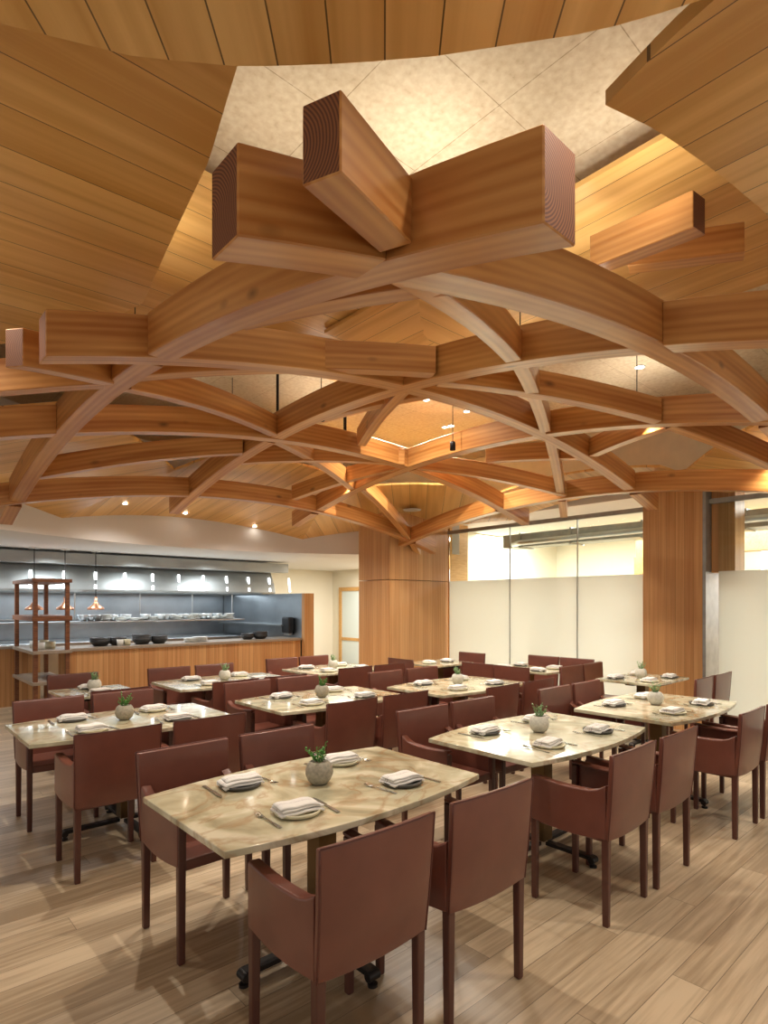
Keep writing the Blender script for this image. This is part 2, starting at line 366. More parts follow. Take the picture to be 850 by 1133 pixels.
# kitchen walls
struct(box('wall_kitchen_back', (-3, 12.72, 0, 6.55, 12.8, 2.6), M_steeld))
struct(box('wall_corridor', (6.55, 13.0, 0, 9.9, 13.1, 3.2), M_wallc))
bm = bmesh.new(); bxf(bm, 9.8, 11.85, 0, 9.9, 13.0, 2.6); bxf(bm, 9.8, 7.85, 0, 9.9, 11.0, 2.6); bxf(bm, 9.8, 11.0, 2.06, 9.9, 11.85, 2.6)
struct(link('wall_door_side', bm, M_wallc))
d = bmesh.new()
bxf(d, 9.76, 12.52, 0, 9.92, 12.60, 2.02); 
d.free()
dr = struct(box('door_1', (9.77, 10.55, .02, 9.795, 12.55, 1.94), simple('door_glass', srgb('cfdad6'), .25)))
for bb in ((9.74, 12.55, 0, 9.80, 12.65, 2.04), (9.74, 10.45, 0, 9.80, 10.55, 2.04), (9.74, 10.55, 1.94, 9.80, 12.55, 2.04)):
    box('door_frame', bb, M_trimw, dr)
box('door_rail', (9.755, 10.56, .62, 9.77, 12.54, .70), M_trimw, dr)
# soffit around the circle: kitchen ceiling + curved fascia
bm = bmesh.new()
ang = [R(a) for a in range(35, 176, 4)]
inner = [(CX + CR * math.cos(a), CY + CR * math.sin(a)) for a in ang]
vb = [bm.verts.new((x, y, ZK)) for x, y in inner]; vt = [bm.verts.new((x, y, 4.1)) for x, y in inner]
outer = []
for x, y in inner:
    dx, dy = x - CX, y - CY
    t = min([(14 - CY) / dy if dy > .01 else 99, (9.9 - CX) / dx if dx > .01 else 99, (-3 - CX) / dx if dx < -.01 else 99])
    outer.append((CX + dx * t, CY + dy * t))
vo = [bm.verts.new((x, y, ZK)) for x, y in outer]
for i in range(len(inner) - 1): bm.faces.new((vb[i], vb[i + 1], vt[i + 1], vt[i]))
struct(link('ceiling_fascia', bm, M_greyw, smooth=True))
bm = bmesh.new()
vb = [bm.verts.new((x, y, ZK)) for x, y in inner]; vo = [bm.verts.new((x, y, ZK)) for x, y in outer]
for i in range(len(inner) - 1): bm.faces.new((vb[i], vo[i], vo[i + 1], vb[i + 1]))
struct(link('ceiling_kitchen', bm, M_white))

# cream ceiling boards
struct(box('ceiling', (-3, -3, 4.1, 9.9, 9.9, 4.18), M_cboard))
bm = bmesh.new(); bxf(bm, GX + .03, -3, 3.15, GX + .08, 7.1, 4.1)
struct(link('wall_above_glass', bm, M_cream))

def shell(fn, grid_u, grid_v, thick=.03, name='ceiling_shell', mat=None, clip=False):
    """vaulted panel: fn(u, v) -> (x, y, z); planks run along u"""
    bm = bmesh.new(); uvl = bm.loops.layers.uv.verify()
    top = []
    lay = []
    for dz in (0, thick):
        lay.append([[bm.verts.new(Vector(fn(u, v)) + Vector((0, 0, dz))) for v in grid_v(u)] for u in grid_u])
    nu, nv = len(lay[0]), len(lay[0][0])
    def face(vs, uv):
        f = bm.faces.new(vs)
        for l, q in zip(f.loops, uv): l[uvl].uv = q
    UVv = [[(u, v) for v in grid_v(u)] for u in grid_u]
    for i in range(nu - 1):
        for j in range(nv - 1):
            q = [UVv[i][j], UVv[i + 1][j], UVv[i + 1][j + 1], UVv[i][j + 1]]
            A, B = lay
            face((A[i][j], A[i + 1][j], A[i + 1][j + 1], A[i][j + 1]), q)
            face((B[i][j], B[i][j + 1], B[i + 1][j + 1], B[i + 1][j]), [q[0], q[3], q[2], q[1]])
    A, B = lay
    for i in range(nu - 1):
        for j in (0, nv - 1): face((A[i][j], A[i + 1][j], B[i + 1][j], B[i][j]), [UVv[i][j], UVv[i + 1][j], UVv[i + 1][j], UVv[i][j]])
    for j in range(nv - 1):
        for i in (0, nu - 1): face((A[i][j], A[i][j + 1], B[i][j + 1], B[i][j]), [UVv[i][j], UVv[i][j + 1], UVv[i][j + 1], UVv[i][j]])
    if clip: bmesh.ops.bisect_plane(bm, geom=bm.verts[:] + bm.edges[:] + bm.faces[:], plane_co=(7.89, 0, 0), plane_no=(1, 0, 0), clear_outer=True)
    return struct(link(name, bm, mat or M_shell, smooth=False))
def lin(a, b, n): return [a + (b - a) * i / (n - 1) for i in range(n)]

# far petals of the umbrella vault (axis angle, inner radius)
def petal(deg, r0, r1=CR, k=.076, zc=2.98, slope=.14):
    a = R(deg); ca, sa = math.cos(a), math.sin(a)
    def fn(u, v):
        z = zc - k * v * v + slope * (CR - u)
        return (CX + u * ca - v * sa, CY + u * sa + v * ca, z)
    t = math.tan(R(22.5))
    gv = lambda u: lin(-u * t, u * t, 25)
    return shell(fn, lin(r0, r1, 10), gv, clip=True)
petal(90, 2.2); petal(45, 2.7); petal(0, 2.9, r1=3.93); petal(135, 2.8); petal(-45, 3.2, r1=3.95)

# near-left petal: planks along X, vaulted across Y
def zl(v): return 3.42 - .035 * (v - 4.1) ** 2 if v < 4.1 else 3.42 - .11 * (v - 4.1) ** 2
LCUT = [(1.5, .82), (1.56, .836), (2.11, 1.0), (2.8, 1.137), (3.59, 1.29), (4.1, 1.2), (4.8, .7), (5.6, -.3)]
def cut(v, T):
    for (a, x), (b_, y) in zip(T, T[1:]):
        if v <= b_: return x + (y - x) * (v - a) / (b_ - a)
    return T[-1][1]
bmfn = lambda u, v: (cut(v, LCUT) - u, v, zl(v))
shell(lambda u, v: (cut(v, LCUT) - u, v, zl(v) - .03 * u), lin(0, 3, 4), lambda u: lin(1.5, 5.6, 40))
# near-right petal: planks along Y, vaulted across X
RCUT = [(1.76, .55), (1.77, .63), (1.80, .74), (1.886, .975), (2.18, .918), (2.71, .865), (3.14, .83), (7, .8)]
def zr(v): return 3.42 - .03 * (v - 4.0) ** 2
shell(lambda u, v: (v, cut(v, RCUT) - u, zr(v)), lin(0, 3, 4), lambda u: lin(1.765, 1.886, 6) + lin(1.95, 7.85, 34), thick=.05)
# petal over the camera: planks along the diagonal
ca, sa = math.cos(R(48)), math.sin(R(48))
TE = [(-1.4, 1.46), (-1.03, 1.58), (-.709, 1.676), (-.407, 1.707), (-.104, 1.696), (.154, 1.673), (.341, 1.641), (.53, 1.61), (.666, 1.575), (.82, 1.518), (1.5, 1.3)]
def tfn(u, v):
    D = cut(v, TE) - u; return (D * ca + v * sa, D * sa - v * ca, 3.16)
shell(tfn, lin(0, 3.2, 4), lambda u: lin(-1.4, 1.4, 30), mat=M_shell2)
# inner upper vaults
shell(lambda u, v: (u, v, 3.93 - .05 * (v - 3.9) ** 2 + .038), lin(-1, 4.1, 5), lambda u: lin(3.03, 4.9, 12))
shell(lambda u, v: (v, u, 3.93 - .05 * (v - 3.9) ** 2 + .035), lin(-1, 4.1, 5), lambda u: lin(3.0, 4.9, 12))

# ---------------------------------------------------------------- timber lattice
SC = 1.85
def g(t): return .4528 - .08125 * (t - 1.5) ** 2
def LP(p, q, off=0): return Vector(((p + .647) * SC, (q + .708) * SC, EYE + SC * (g(p) + g(q) + off)))
lat = empty('timber_lattice', (CX - .05, CY + .05, 2.0), 'domed lattice of arched crossing fir beams hanging above the tables', 'timber lattice')
bcount = 0
def beam(p0, q0, p1, q1, off=0, wd=.135, dp=.22, n=14, z0=None, z1=None):
    global bcount
    bm = bmesh.new(); uvl = bm.loops.layers.uv.verify()
    seed = bcount * 3.37; bcount += 1
    rings = []; cum = 0; prev = None
    a0, a1 = LP(p0, q0), LP(p1, q1)
    d = (a1 - a0); d.z = 0; d.normalize(); side = Vector((-d.y, d.x, 0)) * wd / 2
    for i in range(n + 1):
        t = i / n
        pt = LP(p0 + (p1 - p0) * t, q0 + (q1 - q0) * t, off)
        if z0 is not None: pt.z = z0 + (z1 - z0) * t
        if prev is not None: cum += (pt - prev).length
        prev = pt
        up = Vector((0, 0, dp))
        rings.append(([bm.verts.new(q) for q in (pt - side, pt + side, pt + side + up, pt - side + up)], cum))
    per = [0, wd, wd + dp, 2 * wd + dp, 2 * wd + 2 * dp]
    for (A, ca_), (B, cb_) in zip(rings, rings[1:]):
        for k in range(4):
            f = bm.faces.new((A[k], A[(k + 1) % 4], B[(k + 1) % 4], B[k]))
            for l, (uu, vv) in zip(f.loops, ((ca_, per[k]), (ca_, per[k + 1]), (cb_, per[k + 1]), (cb_, per[k]))): l[uvl].uv = (uu + seed, vv + seed * .7)
    for rr, e in ((rings[0], 0), (rings[-1], 1)):
        f = bm.faces.new(rr[0])
        for l, (uu, vv) in zip(f.loops, ((0, 0), (wd, 0), (wd, dp), (0, dp))): l[uvl].uv = (uu, vv)
        f.material_index = 1
    o = link('beam', bm, M_fir, None)
    o.data.materials.append(M_end)
    md = o.modifiers.new('bevel', 'BEVEL'); md.width = .004; md.segments = 1; md.limit_method = 'ANGLE'; md.angle_limit = R(60)
    o.parent = lat; o.matrix_parent_inverse = Matrix.Translation(-Vector(lat.location))
    return o
e = .0365          # half a beam, in grid units: members butt against the through member
def chain(fam, idx, cuts, lo, hi):
    """one arch line made of lamellas; 'cuts' are the nodes where it butts"""
    st = [lo] + list(cuts) + [hi]
    for i, (a, b_) in enumerate(zip(st, st[1:])):
        a2 = a + (e if i > 0 else 0); b2 = b_ - (e if i < len(st) - 2 else 0)
        if fam == 'P': beam(idx, a2, idx, b2)
        else: beam(a2, idx, b2, idx)
# P family runs along Y (index = p), Q family along X (index = q); through members alternate
for p in range(4): chain('P', p, [q for q in range(4) if (p + q) % 2 == 1], -.315, 3.3)
for q in range(4): chain('Q', q, [p for p in range(4) if (p + q) % 2 == 0], -.29, 3.3)
minor = [
 # direction (2,1)
 (.03, .02, .96, .44, .004), (1.04, .47, 1.96, .96, .004), (2.04, .99, 2.96, 1.48, .004), (3.04, 1.52, 3.3, 1.66, .004),
 (-.34, 1.07, -.04, 1.31, .0), (.04, 1.38, .96, 1.93, .0), (1.04, 2.04, 1.96, 2.53, .004), (2.04, 2.5, 2.96, 2.98, .004), (3.05, 3.02, 3.3, 3.17, .004),
 # direction (2,-1)
 (-.34, 1.40, -.04, 1.33, .0), (.04, 1.27, .96, .80, .01), (1.04, .85, 1.96, .40, .0), (2.04, .38, 2.96, .02, .0), (.04, 2.64, .96, 2.26, .0), (1.04, 2.42, 1.93, 1.97, .0), (2.04, 1.96, 2.96, 1.45, .0),
 # direction (1,2) and (1,-2)
 (.05, .60, .21, .05, .01), (1.13, 1.79, 1.33, 1.04, .05), (1.08, 1.05, 1.55, 1.93, .03), (2.06, .36, 2.42, .95, .01), (1.98, 2.06, 1.72, 2.9, .01), (2.3, 1.6, 2.5, 1.05, .03)]
for (a, b_, c_, d_, of) in minor: beam(a, b_, c_, d_, of, wd=.10, dp=.185, n=8)
beam(-.239, -.144, -.044, -.065, 0, wd=.10, dp=.18, n=4, z0=2.525, z1=2.586)
# two raised outrigger stubs at the right-hand edge
beam(1.126, .241, 1.083, -.086, 0, wd=.12, dp=.19, n=3, z0=3.58, z1=3.50)
beam(1.31, .222, 1.418, -.097, 0, wd=.11, dp=.17, n=3, z0=3.70, z1=3.61)
# hanger rods
for hx, hy in ((LP(2, 1).x - .05, LP(2, 1).y + .35), (LP(1, 2).x + .05, LP(1, 2).y), (LP(1, 2).x + .9, LP(1, 2).y + .0)):
    bm = bmesh.new(); tube(bm, [(hx, hy, 3.35), (hx, hy, 4.1)], .014, 8)
    o = link('hanger_rod', bm, M_blackm); o.parent = lat; o.matrix_parent_inverse = Matrix.Translation(-Vector(lat.location))

# downlights
def downlight(x, y, z, label, group=None, r=.05):
    o = empty('downlight', (x, y, z), label, 'downlight', group)
    bm = bmesh.new(); lathe(bm, [(r * .72, -.001), (r * .72, -.006), (r, -.006), (r, .0), (r * .72, -.001)], 20); link('trim_ring', bm, M_cer, o, smooth=True)
    bm = bmesh.new(); lathe(bm, [(0, -.003), (r * .7, -.003), (r * .7, -.001), (0, -.001)], 16); link('lamp', bm, M_bulb, o)
    return o
def at(px, py, z):
    D = 650 * (z - EYE) / (668 - py); r = (px - 425) / 650 * D
    return (D * math.cos(YAW) + r * math.sin(YAW), D * math.sin(YAW) - r * math.cos(YAW))
for px, py, lb in ((708, 407, 'bright round downlight in the cream ceiling right of centre'), (499, 472, 'bright round downlight in the cream ceiling near the middle of the lattice')):
    x, y = at(px, py, 4.09); downlight(x, y, 4.099, lb, r=.06)
for px, py, lb in ((311, 542, 'small downlight in the pale plank vault above the kitchen side, rightmost upper one'), (282, 570, 'small downlight in the plank vault, lowest one right'), (138, 557, 'small downlight in the plank vault above the shelf unit'), (205, 567, 'small downlight in the plank vault between two others')):
    for _ in range(1):
        z = 3.0
        for it in range(6):
            x, y = at(px, py, z); u = y - CY; z = 2.98 - .076 * (x - CX) ** 2 + .14 * (CR - u)
        downlight(x, y, z - .004, lb, r=.05)
z = 3.1
for it in range(8):
    x, y = at(456, 559, z); u = (x - CX) * .7071 + (y - CY) * .7071; v = -(x - CX) * .7071 + (y - CY) * .7071; z = 2.98 - .076 * v * v + .14 * (CR - u)
bm = bmesh.new(); lathe(bm, [(0, -.012), (.13, -.012), (.15, 0), (0, 0)], 28)
sp_ = tag(link('ceiling_speaker', bm, M_cer, smooth=False, loc=(x, y, z - .035)), 'flat round white speaker disc in the wooden vault above the wide column', 'speaker')

# ---------------------------------------------------------------- armchair
def build_chair(arms=True):
    root = empty('armchair' if arms else 'side_chair', (0, 0, 0), '-', 'chair')
    HW = .235
    # local: faces +Y, back at y = -.21
    for sx in (-1, 1):
        for fy in (-1, 1):
            bm = bmesh.new(); x = sx * (HW - .018); y = .205 if fy > 0 else -.2
            top = .645 if (fy > 0 and arms) else .44
            v = bxf(bm, x - .019, y - .019, 0, x + .019, y + .019, top)
            for q in v[:4]: q.co.x = x + (q.co.x - x) * .82; q.co.y = y + (q.co.y - y) * .82
            link('leg', bm, M_leather_leg, root, bevel=.006)
    # seat, slightly dished
    bm = bmesh.new(); n = 8; A = []; B = []
    for i in range(n + 1):
        for j in range(n + 1):
            x = -HW + .03 + (2 * HW - .06) * i / n; y = -.19 + .40 * j / n
            dz = -.012 * (1 - (2 * i / n - 1) ** 2) * (1 - (2 * j / n - 1) ** 2)
            A.append(bm.verts.new((x, y, .455 + dz))); B.append(bm.verts.new((x, y, .405 + dz * 1.5)))
    w_ = n + 1
    for i in range(n):
        for j in range(n):
            a = i * w_ + j; bm.faces.new((A[a], A[a + w_], A[a + w_ + 1], A[a + 1])); bm.faces.new((B[a], B[a + 1], B[a + w_ + 1], B[a + w_]))
    for i in range(n):
        a, b_ = i * w_, (i + 1) * w_; bm.faces.new((A[a], B[a], B[b_], A[b_]))
        a, b_ = i * w_ + n, (i + 1) * w_ + n; bm.faces.new((A[a], A[b_], B[b_], B[a]))
        a, b_ = i, i + 1; bm.faces.new((A[a], A[b_], B[b_], B[a]))
        a, b_ = n * w_ + i, n * w_ + i + 1; bm.faces.new((A[a], B[a], B[b_], A[b_]))
    link('seat', bm, M_leather, root, bevel=.008)
    # back: soft curved leather skin
    def by(z): t = (z - .42) / .44; return -.205 - .035 * t * t - .012 * math.sin(t * PI)
    bm = bmesh.new(); nx, nz = 12, 12; F = []; Bk = []
    for i in range(nx + 1):
        s_ = 2 * i / nx - 1
        for j in range(nz + 1):
            t = j / nz
            zb = (.43 - .012 * (1 - s_ * s_)); zt = .858 - .002 * (1 - s_ * s_)
            z = zb + (zt - zb) * t
            hw = HW + .012 * t
            bulge = .016 * (1 - s_ ** 4) * math.sin(PI * min(1, max(0, t)) ** .8)
            crv = -.007 * (1 - s_ * s_)
            y = by(z) + crv
            F.append(bm.verts.new((s_ * hw, y + .012, z))); Bk.append(bm.verts.new((s_ * hw, y - .014 - bulge * .6, z)))
    w_ = nz + 1
    for i in range(nx):
        for j in range(nz):
            a = i * w_ + j; bm.faces.new((F[a], F[a + 1], F[a + w_ + 1], F[a + w_])); bm.faces.new((Bk[a], Bk[a + w_], Bk[a + w_ + 1], Bk[a + 1]))
    for i in range(nx):
        a, b_ = i * w_, (i + 1) * w_; bm.faces.new((F[a], F[b_], Bk[b_], Bk[a])); a += nz; b_ += nz; bm.faces.new((F[a], Bk[a], Bk[b_], F[b_]))
    for j in range(nz):
        bm.faces.new((F[j], Bk[j], Bk[j + 1], F[j + 1])); a = nx * w_ + j; bm.faces.new((F[a], F[a + 1], Bk[a + 1], Bk[a]))
    bk_ = link('backrest', bm, M_leather, root, bevel=.006, smooth=False)
    # seam piping
    bm = bmesh.new()
    for sx in (-1, 1):
        tube(bm, [(sx * (HW + .012 * t + .001), by(.43 + .428 * t) - .013, .43 + .428 * t) for t in lin(0, 1, 9)], .0035, 6)
    tube(bm, [(s_ * (HW + .012), by(.858) - .013 - .007 * (1 - s_ * s_), .859 - .002 * (1 - s_ * s_)) for s_ in lin(-1, 1, 9)], .0035, 6)
    link('seam', bm, M_pipe, bk_, smooth=True)
    if arms:
        for sx in (-1, 1):
            bm = bmesh.new(); n = 10; cols = []
            for i in range(n + 1):
                t = i / n; y = -.205 + .42 * t
                zt = .672 - .012 * math.sin(t * PI) + (.03 * max(0, 1 - t * 7))
                zb = .435 - .015 * math.sin(t * PI)
                bow = .006 * math.sin(t * PI)
                xo = sx * (HW + .004 + bow); xi = sx * (HW - .012 + bow); xl = sx * (HW - .045)
                prof = [(xo, zb), (xo, zt - .008), (sx * (HW - .003 + bow), zt), (xl, zt - .004), (xl, zt - .018), (xi, zt - .022), (xi, zb)]
                cols.append([bm.verts.new((px_, y, pz)) for px_, pz in prof])
            m = len(cols[0])
            for A_, B_ in zip(cols, cols[1:]):
                for k_ in range(m): bm.faces.new((A_[k_], A_[(k_ + 1) % m], B_[(k_ + 1) % m], B_[k_]))
            bm.faces.new(cols[0]); bm.faces.new(cols[-1][::-1])
            link('armrest', bm, M_leather, root, bevel=.003, segs=1)
    return root
chair0 = build_chair(True); side0 = build_chair(False)
used = {}
def put_chair(x, y, rz, label, group, arms=True):
    src = chair0 if arms else side0
    if src.name in used: o = dup(src)
    else: o = src; used[src.name] = 1
    o.location = (x, y, 0); o.rotation_euler = (0, 0, rz); o['label'] = label; o['category'] = 'chair'; o['group'] = group
    return o

# ---------------------------------------------------------------- tables
def boat(L_, W_, bulge, n=14):
    pts = []
    for i in range(n + 1):
        s_ = -1 + 2 * i / n; pts.append((s_ * L_ / 2, -W_ / 2 - bulge * (1 - s_ * s_)))
    for i in range(n + 1):
        s_ = 1 - 2 * i / n; pts.append((s_ * L_ / 2, W_ / 2 + bulge * (1 - s_ * s_)))
    return pts
def build_table(nm, x, y, rz, L_, W_, label, small):
    t = empty('dining_table', (x, y, 0), label, 'table', 'marble dining tables', rz=R(rz))
    bm = bmesh.new(); prism(bm, boat(L_, W_, .0 if small else .08), .733, .76)
    link('tabletop', bm, M_marble, t, bevel=.004)
    bm = bmesh.new(); bxf(bm, -L_ * .36, -.05, .705, L_ * .36, .05, .7325); bxf(bm, -.16, -.26, .705, .16, .26, .7325); link('top_frame', bm, M_blackm, t, bevel=.003)
    box('post', (-.05, -.05, .07, .05, .05, .705), M_bronze, t, bevel=.006)
    a = .40 if not small else .26; b_ = .36 if not small else .24
    for dx, dy in ((1, 0), (-1, 0), (0, 1), (0, -1)):
        ln = a if dx else b_
        bm = bmesh.new()
        mat = Matrix.Rotation(math.atan2(dy, dx), 4, 'Z')
        # flat arm rising slightly to the post with a rolled end
        vs = bxf(bm, .045, -.028, .045, ln, .028, .068, mat)
        tube(bm, [mat @ Vector((ln, -.03, .045)), mat @ Vector((ln, .03, .045))], .021, 12)
        ft = link('foot_arm', bm, M_blackm, t, bevel=.003)
        bm = bmesh.new(); lathe(bm, [(0, 0), (.022, 0), (.022, .012), (.008, .014), (.008, .03), (0, .03)], 12, cx=dx * ln, cy=dy * ln)
        link('glide', bm, M_blackm, ft, smooth=False)
    return t
NICK = dict(T1='the frontmost table', T3='the second table right of centre', T4='the right-edge table', T2='the left-edge table', T6='the middle second-row table',
            T7='the centre-right mid-distance table', T8='the table before the kitchen counter', T10='the table before the doorway', T5='the small table at the wooden column',
            T9='the small table by the shelf unit', T12='the narrow table by frosted glass', T11='the farthest small table')
TLAB = dict(T1='large golden marble dining table nearest the camera, boat-shaped top', T3='pale marble dining table right of centre behind the frontmost one', T4='pale marble dining table near the right edge of the room',
            T2='glossy marble dining table at the left edge with a dark leafy pot', T6='marble dining table in the middle, left of centre, second row', T7='pale marble dining table in the middle distance right of centre',
            T8='marble dining table standing before the kitchen counter', T10='marble dining table in front of the doorway left of the wide column', T5='small square-ended marble table in front of the wooden column by the glass',
            T9='small marble table beside the wooden shelf unit', T12='narrow marble table along the frosted glass wall', T11='small marble table farthest back beneath the wide wood column')

# place setting prototypes
def lathe_obj(name, prof, mat, n=28, smooth=True):
    bm = bmesh.new(); lathe(bm, prof, n); return link(name, bm, mat, smooth=smooth)
def build_plate(dark):
    p = lathe_obj('plate', [(0, 0), (.07, 0), (.092, .006), (.096, .018), (.090, .019), (.082, .010), (0, .009)], M_plated if dark else M_platec, 32)
    return p
plate_d = build_plate(True); plate_c = build_plate(False)
bm = bmesh.new(); uvl = bm.loops.layers.uv.verify()
# folded napkin: three stacked soft layers
def nap_layer(bm, z, lx, ly, ox, oy, th, rot):
    nx, ny = 10, 6; T = []; Bm = []
    cr, sr = math.cos(rot), math.sin(rot)
    for i in range(nx + 1):
        for j in range(ny + 1):
            a, b_ = i / nx - .5, j / ny - .5
            x = a * lx + ox; y = b_ * ly + oy
            h = .0018 * math.sin(a * 9 + ox * 90) + .001 * math.cos(b_ * 8 + z * 300) - .012 * max(0, abs(a) - .38) * 4
            X, Y = x * cr - y * sr, x * sr + y * cr
            T.append((bm.verts.new((X, Y, z + th + h)), (a + .5, b_ + .5))); Bm.append((bm.verts.new((X, Y, z + h)), (a + .5, b_ + .5)))
    w_ = ny + 1
    def f(vs):
        fc = bm.faces.new([v[0] for v in vs])
        for l, v in zip(fc.loops, vs): l[uvl].uv = v[1]
    for i in range(nx):
        for j in range(ny):
            a = i * w_ + j; f((T[a], T[a + w_], T[a + w_ + 1], T[a + 1])); f((Bm[a], Bm[a + 1], Bm[a + w_ + 1], Bm[a + w_]))
    for i in range(nx):
        a, b_ = i * w_, (i + 1) * w_; f((T[a], Bm[a], Bm[b_], T[b_])); a += ny; b_ += ny; f((T[a], T[b_], Bm[b_], Bm[a]))
    for j in range(ny):
        f((T[j], T[j + 1], Bm[j + 1], Bm[j])); a = nx * w_ + j; f((T[a], Bm[a], Bm[a + 1], T[a + 1]))
nap_layer(bm, .0, .185, .115, 0, 0, .009, 0)
nap_layer(bm, .012, .18, .105, .004, .003, .008, .05)
nap_layer(bm, .023, .165, .085, -.006, -.004, .007, -.04)
napkin0 = link('napkin', bm, M_nap, smooth=True)
# fork: handle + four tines ; knife
bm = bmesh.new()
def strip(bm, pts, th=.0022):
    for (x0, y0, w0, z0), (x1, y1, w1, z1) in zip(pts, pts[1:]):
        v = [bm.verts.new(q) for q in ((x0 - w0, y0, z0), (x0 + w0, y0, z0), (x1 + w1, y1, z1), (x1 - w1, y1, z1), (x0 - w0, y0, z0 + th), (x0 + w0, y0, z0 + th), (x1 + w1, y1, z1 + th), (x1 - w1, y1, z1 + th))]
        for f in ((0, 3, 2, 1), (4, 5, 6, 7), (0, 1, 5, 4), (1, 2, 6, 5), (2, 3, 7, 6), (3, 0, 4, 7)): bm.faces.new([v[i] for i in f])
strip(bm, [(0, -.095, .007, .001), (0, -.06, .006, .002), (0, .02, .003, .005), (0, .045, .004, .006), (0, .055, .011, .004), (0, .062, .012, .003)])
for i in range(4):
    xx = -.0095 + i * .0063; strip(bm, [(xx, .062, .0018, .003), (xx, .095, .0012, .008)])
fork0 = link('fork', bm, M_cut)
bm = bmesh.new(); strip(bm, [(0, -.11, .008, .001), (0, -.02, .006, .002), (0, -.015, .004, .002), (0, .0, .009, .002), (0, .07, .009, .002), (.002, .1, .003, .002)], .003)
knife0 = link('knife', bm, M_cut)
protos = {'plate_d': plate_d, 'plate_c': plate_c, 'napkin': napkin0, 'fork': fork0, 'knife': knife0}
usedp = set()
def put(key, x, y, z, rz, label, cat, group):
    src = protos[key]
    if key in usedp: o = src.copy(); C.objects.link(o)
    else: o = src; usedp.add(key)
    o.location = (x, y, z); o.rotation_euler = (0, 0, rz); tag(o, label, cat, group); return o

# potted plant
def build_plant(pale):
    root = empty('potted_plant', (0, 0, 0), '-', 'plant')
    bm = bmesh.new()
    lathe(bm, [(0, 0), (.032, 0), (.052, .018), (.064, .048), (.062, .078), (.050, .100), (.044, .106), (.040, .106), (.040, .092), (0, .092)], 28)
    link('pot', bm, M_potw if pale else M_pot, root, smooth=True)
    bm = bmesh.new(); lathe(bm, [(0, .0925), (.039, .0925), (.036, .100), (0, .104)], 16); link('gravel', bm, M_soil, root)
    bm = bmesh.new(); rs = random.Random(3 if pale else 8)
    for s_ in range(13):
        a = rs.uniform(0, 2 * PI); tilt = rs.uniform(.0, .65); h = rs.uniform(.03, .095)
        base = Vector((math.cos(a) * .014, math.sin(a) * .014, .098)); d = Vector((math.cos(a) * math.sin(tilt), math.sin(a) * math.sin(tilt), math.cos(tilt)))
        tip = base + d * h; tube(bm, [base, (base + tip) / 2 + Vector((0, 0, .002)), tip], .0014, 5)
        for k_ in range(6):
            pp = base + d * h * (k_ + 1) / 6; la = rs.uniform(0, 2 * PI); out = Vector((math.cos(la), math.sin(la), rs.uniform(.1, .8))).normalized()
            sd = out.cross(Vector((0, 0, 1))).normalized(); ln = rs.uniform(.014, .024); wd_ = ln * .36
            v = [bm.verts.new(q) for q in (pp, pp + out * ln * .5 + sd * wd_, pp + out * ln + Vector((0, 0, .003)), pp + out * ln * .5 - sd * wd_, pp + out * ln * .5 - Vector((0, 0, .003)))]
            bm.faces.new((v[0], v[1], v[2])); bm.faces.new((v[0], v[2], v[3])); bm.faces.new((v[0], v[4], v[1])); bm.faces.new((v[1], v[4], v[2])); bm.faces.new((v[2], v[4], v[3])); bm.faces.new((v[3], v[4], v[0]))
    link('foliage', bm, M_leaf if pale else M_leafd, root, smooth=True)
    return root
pA = build_plant(False); pB = build_plant(True)
usedpl = set()
def put_plant(x, y, pale, rz, label):
    src = pB if pale else pA
    if src.name in usedpl: o = dup(src)
    else: o = src; usedpl.add(src.name)
    o.location = (x, y, .76); o.rotation_euler = (0, 0, rz); tag(o, label, 'plant', 'small potted plants on the tables')

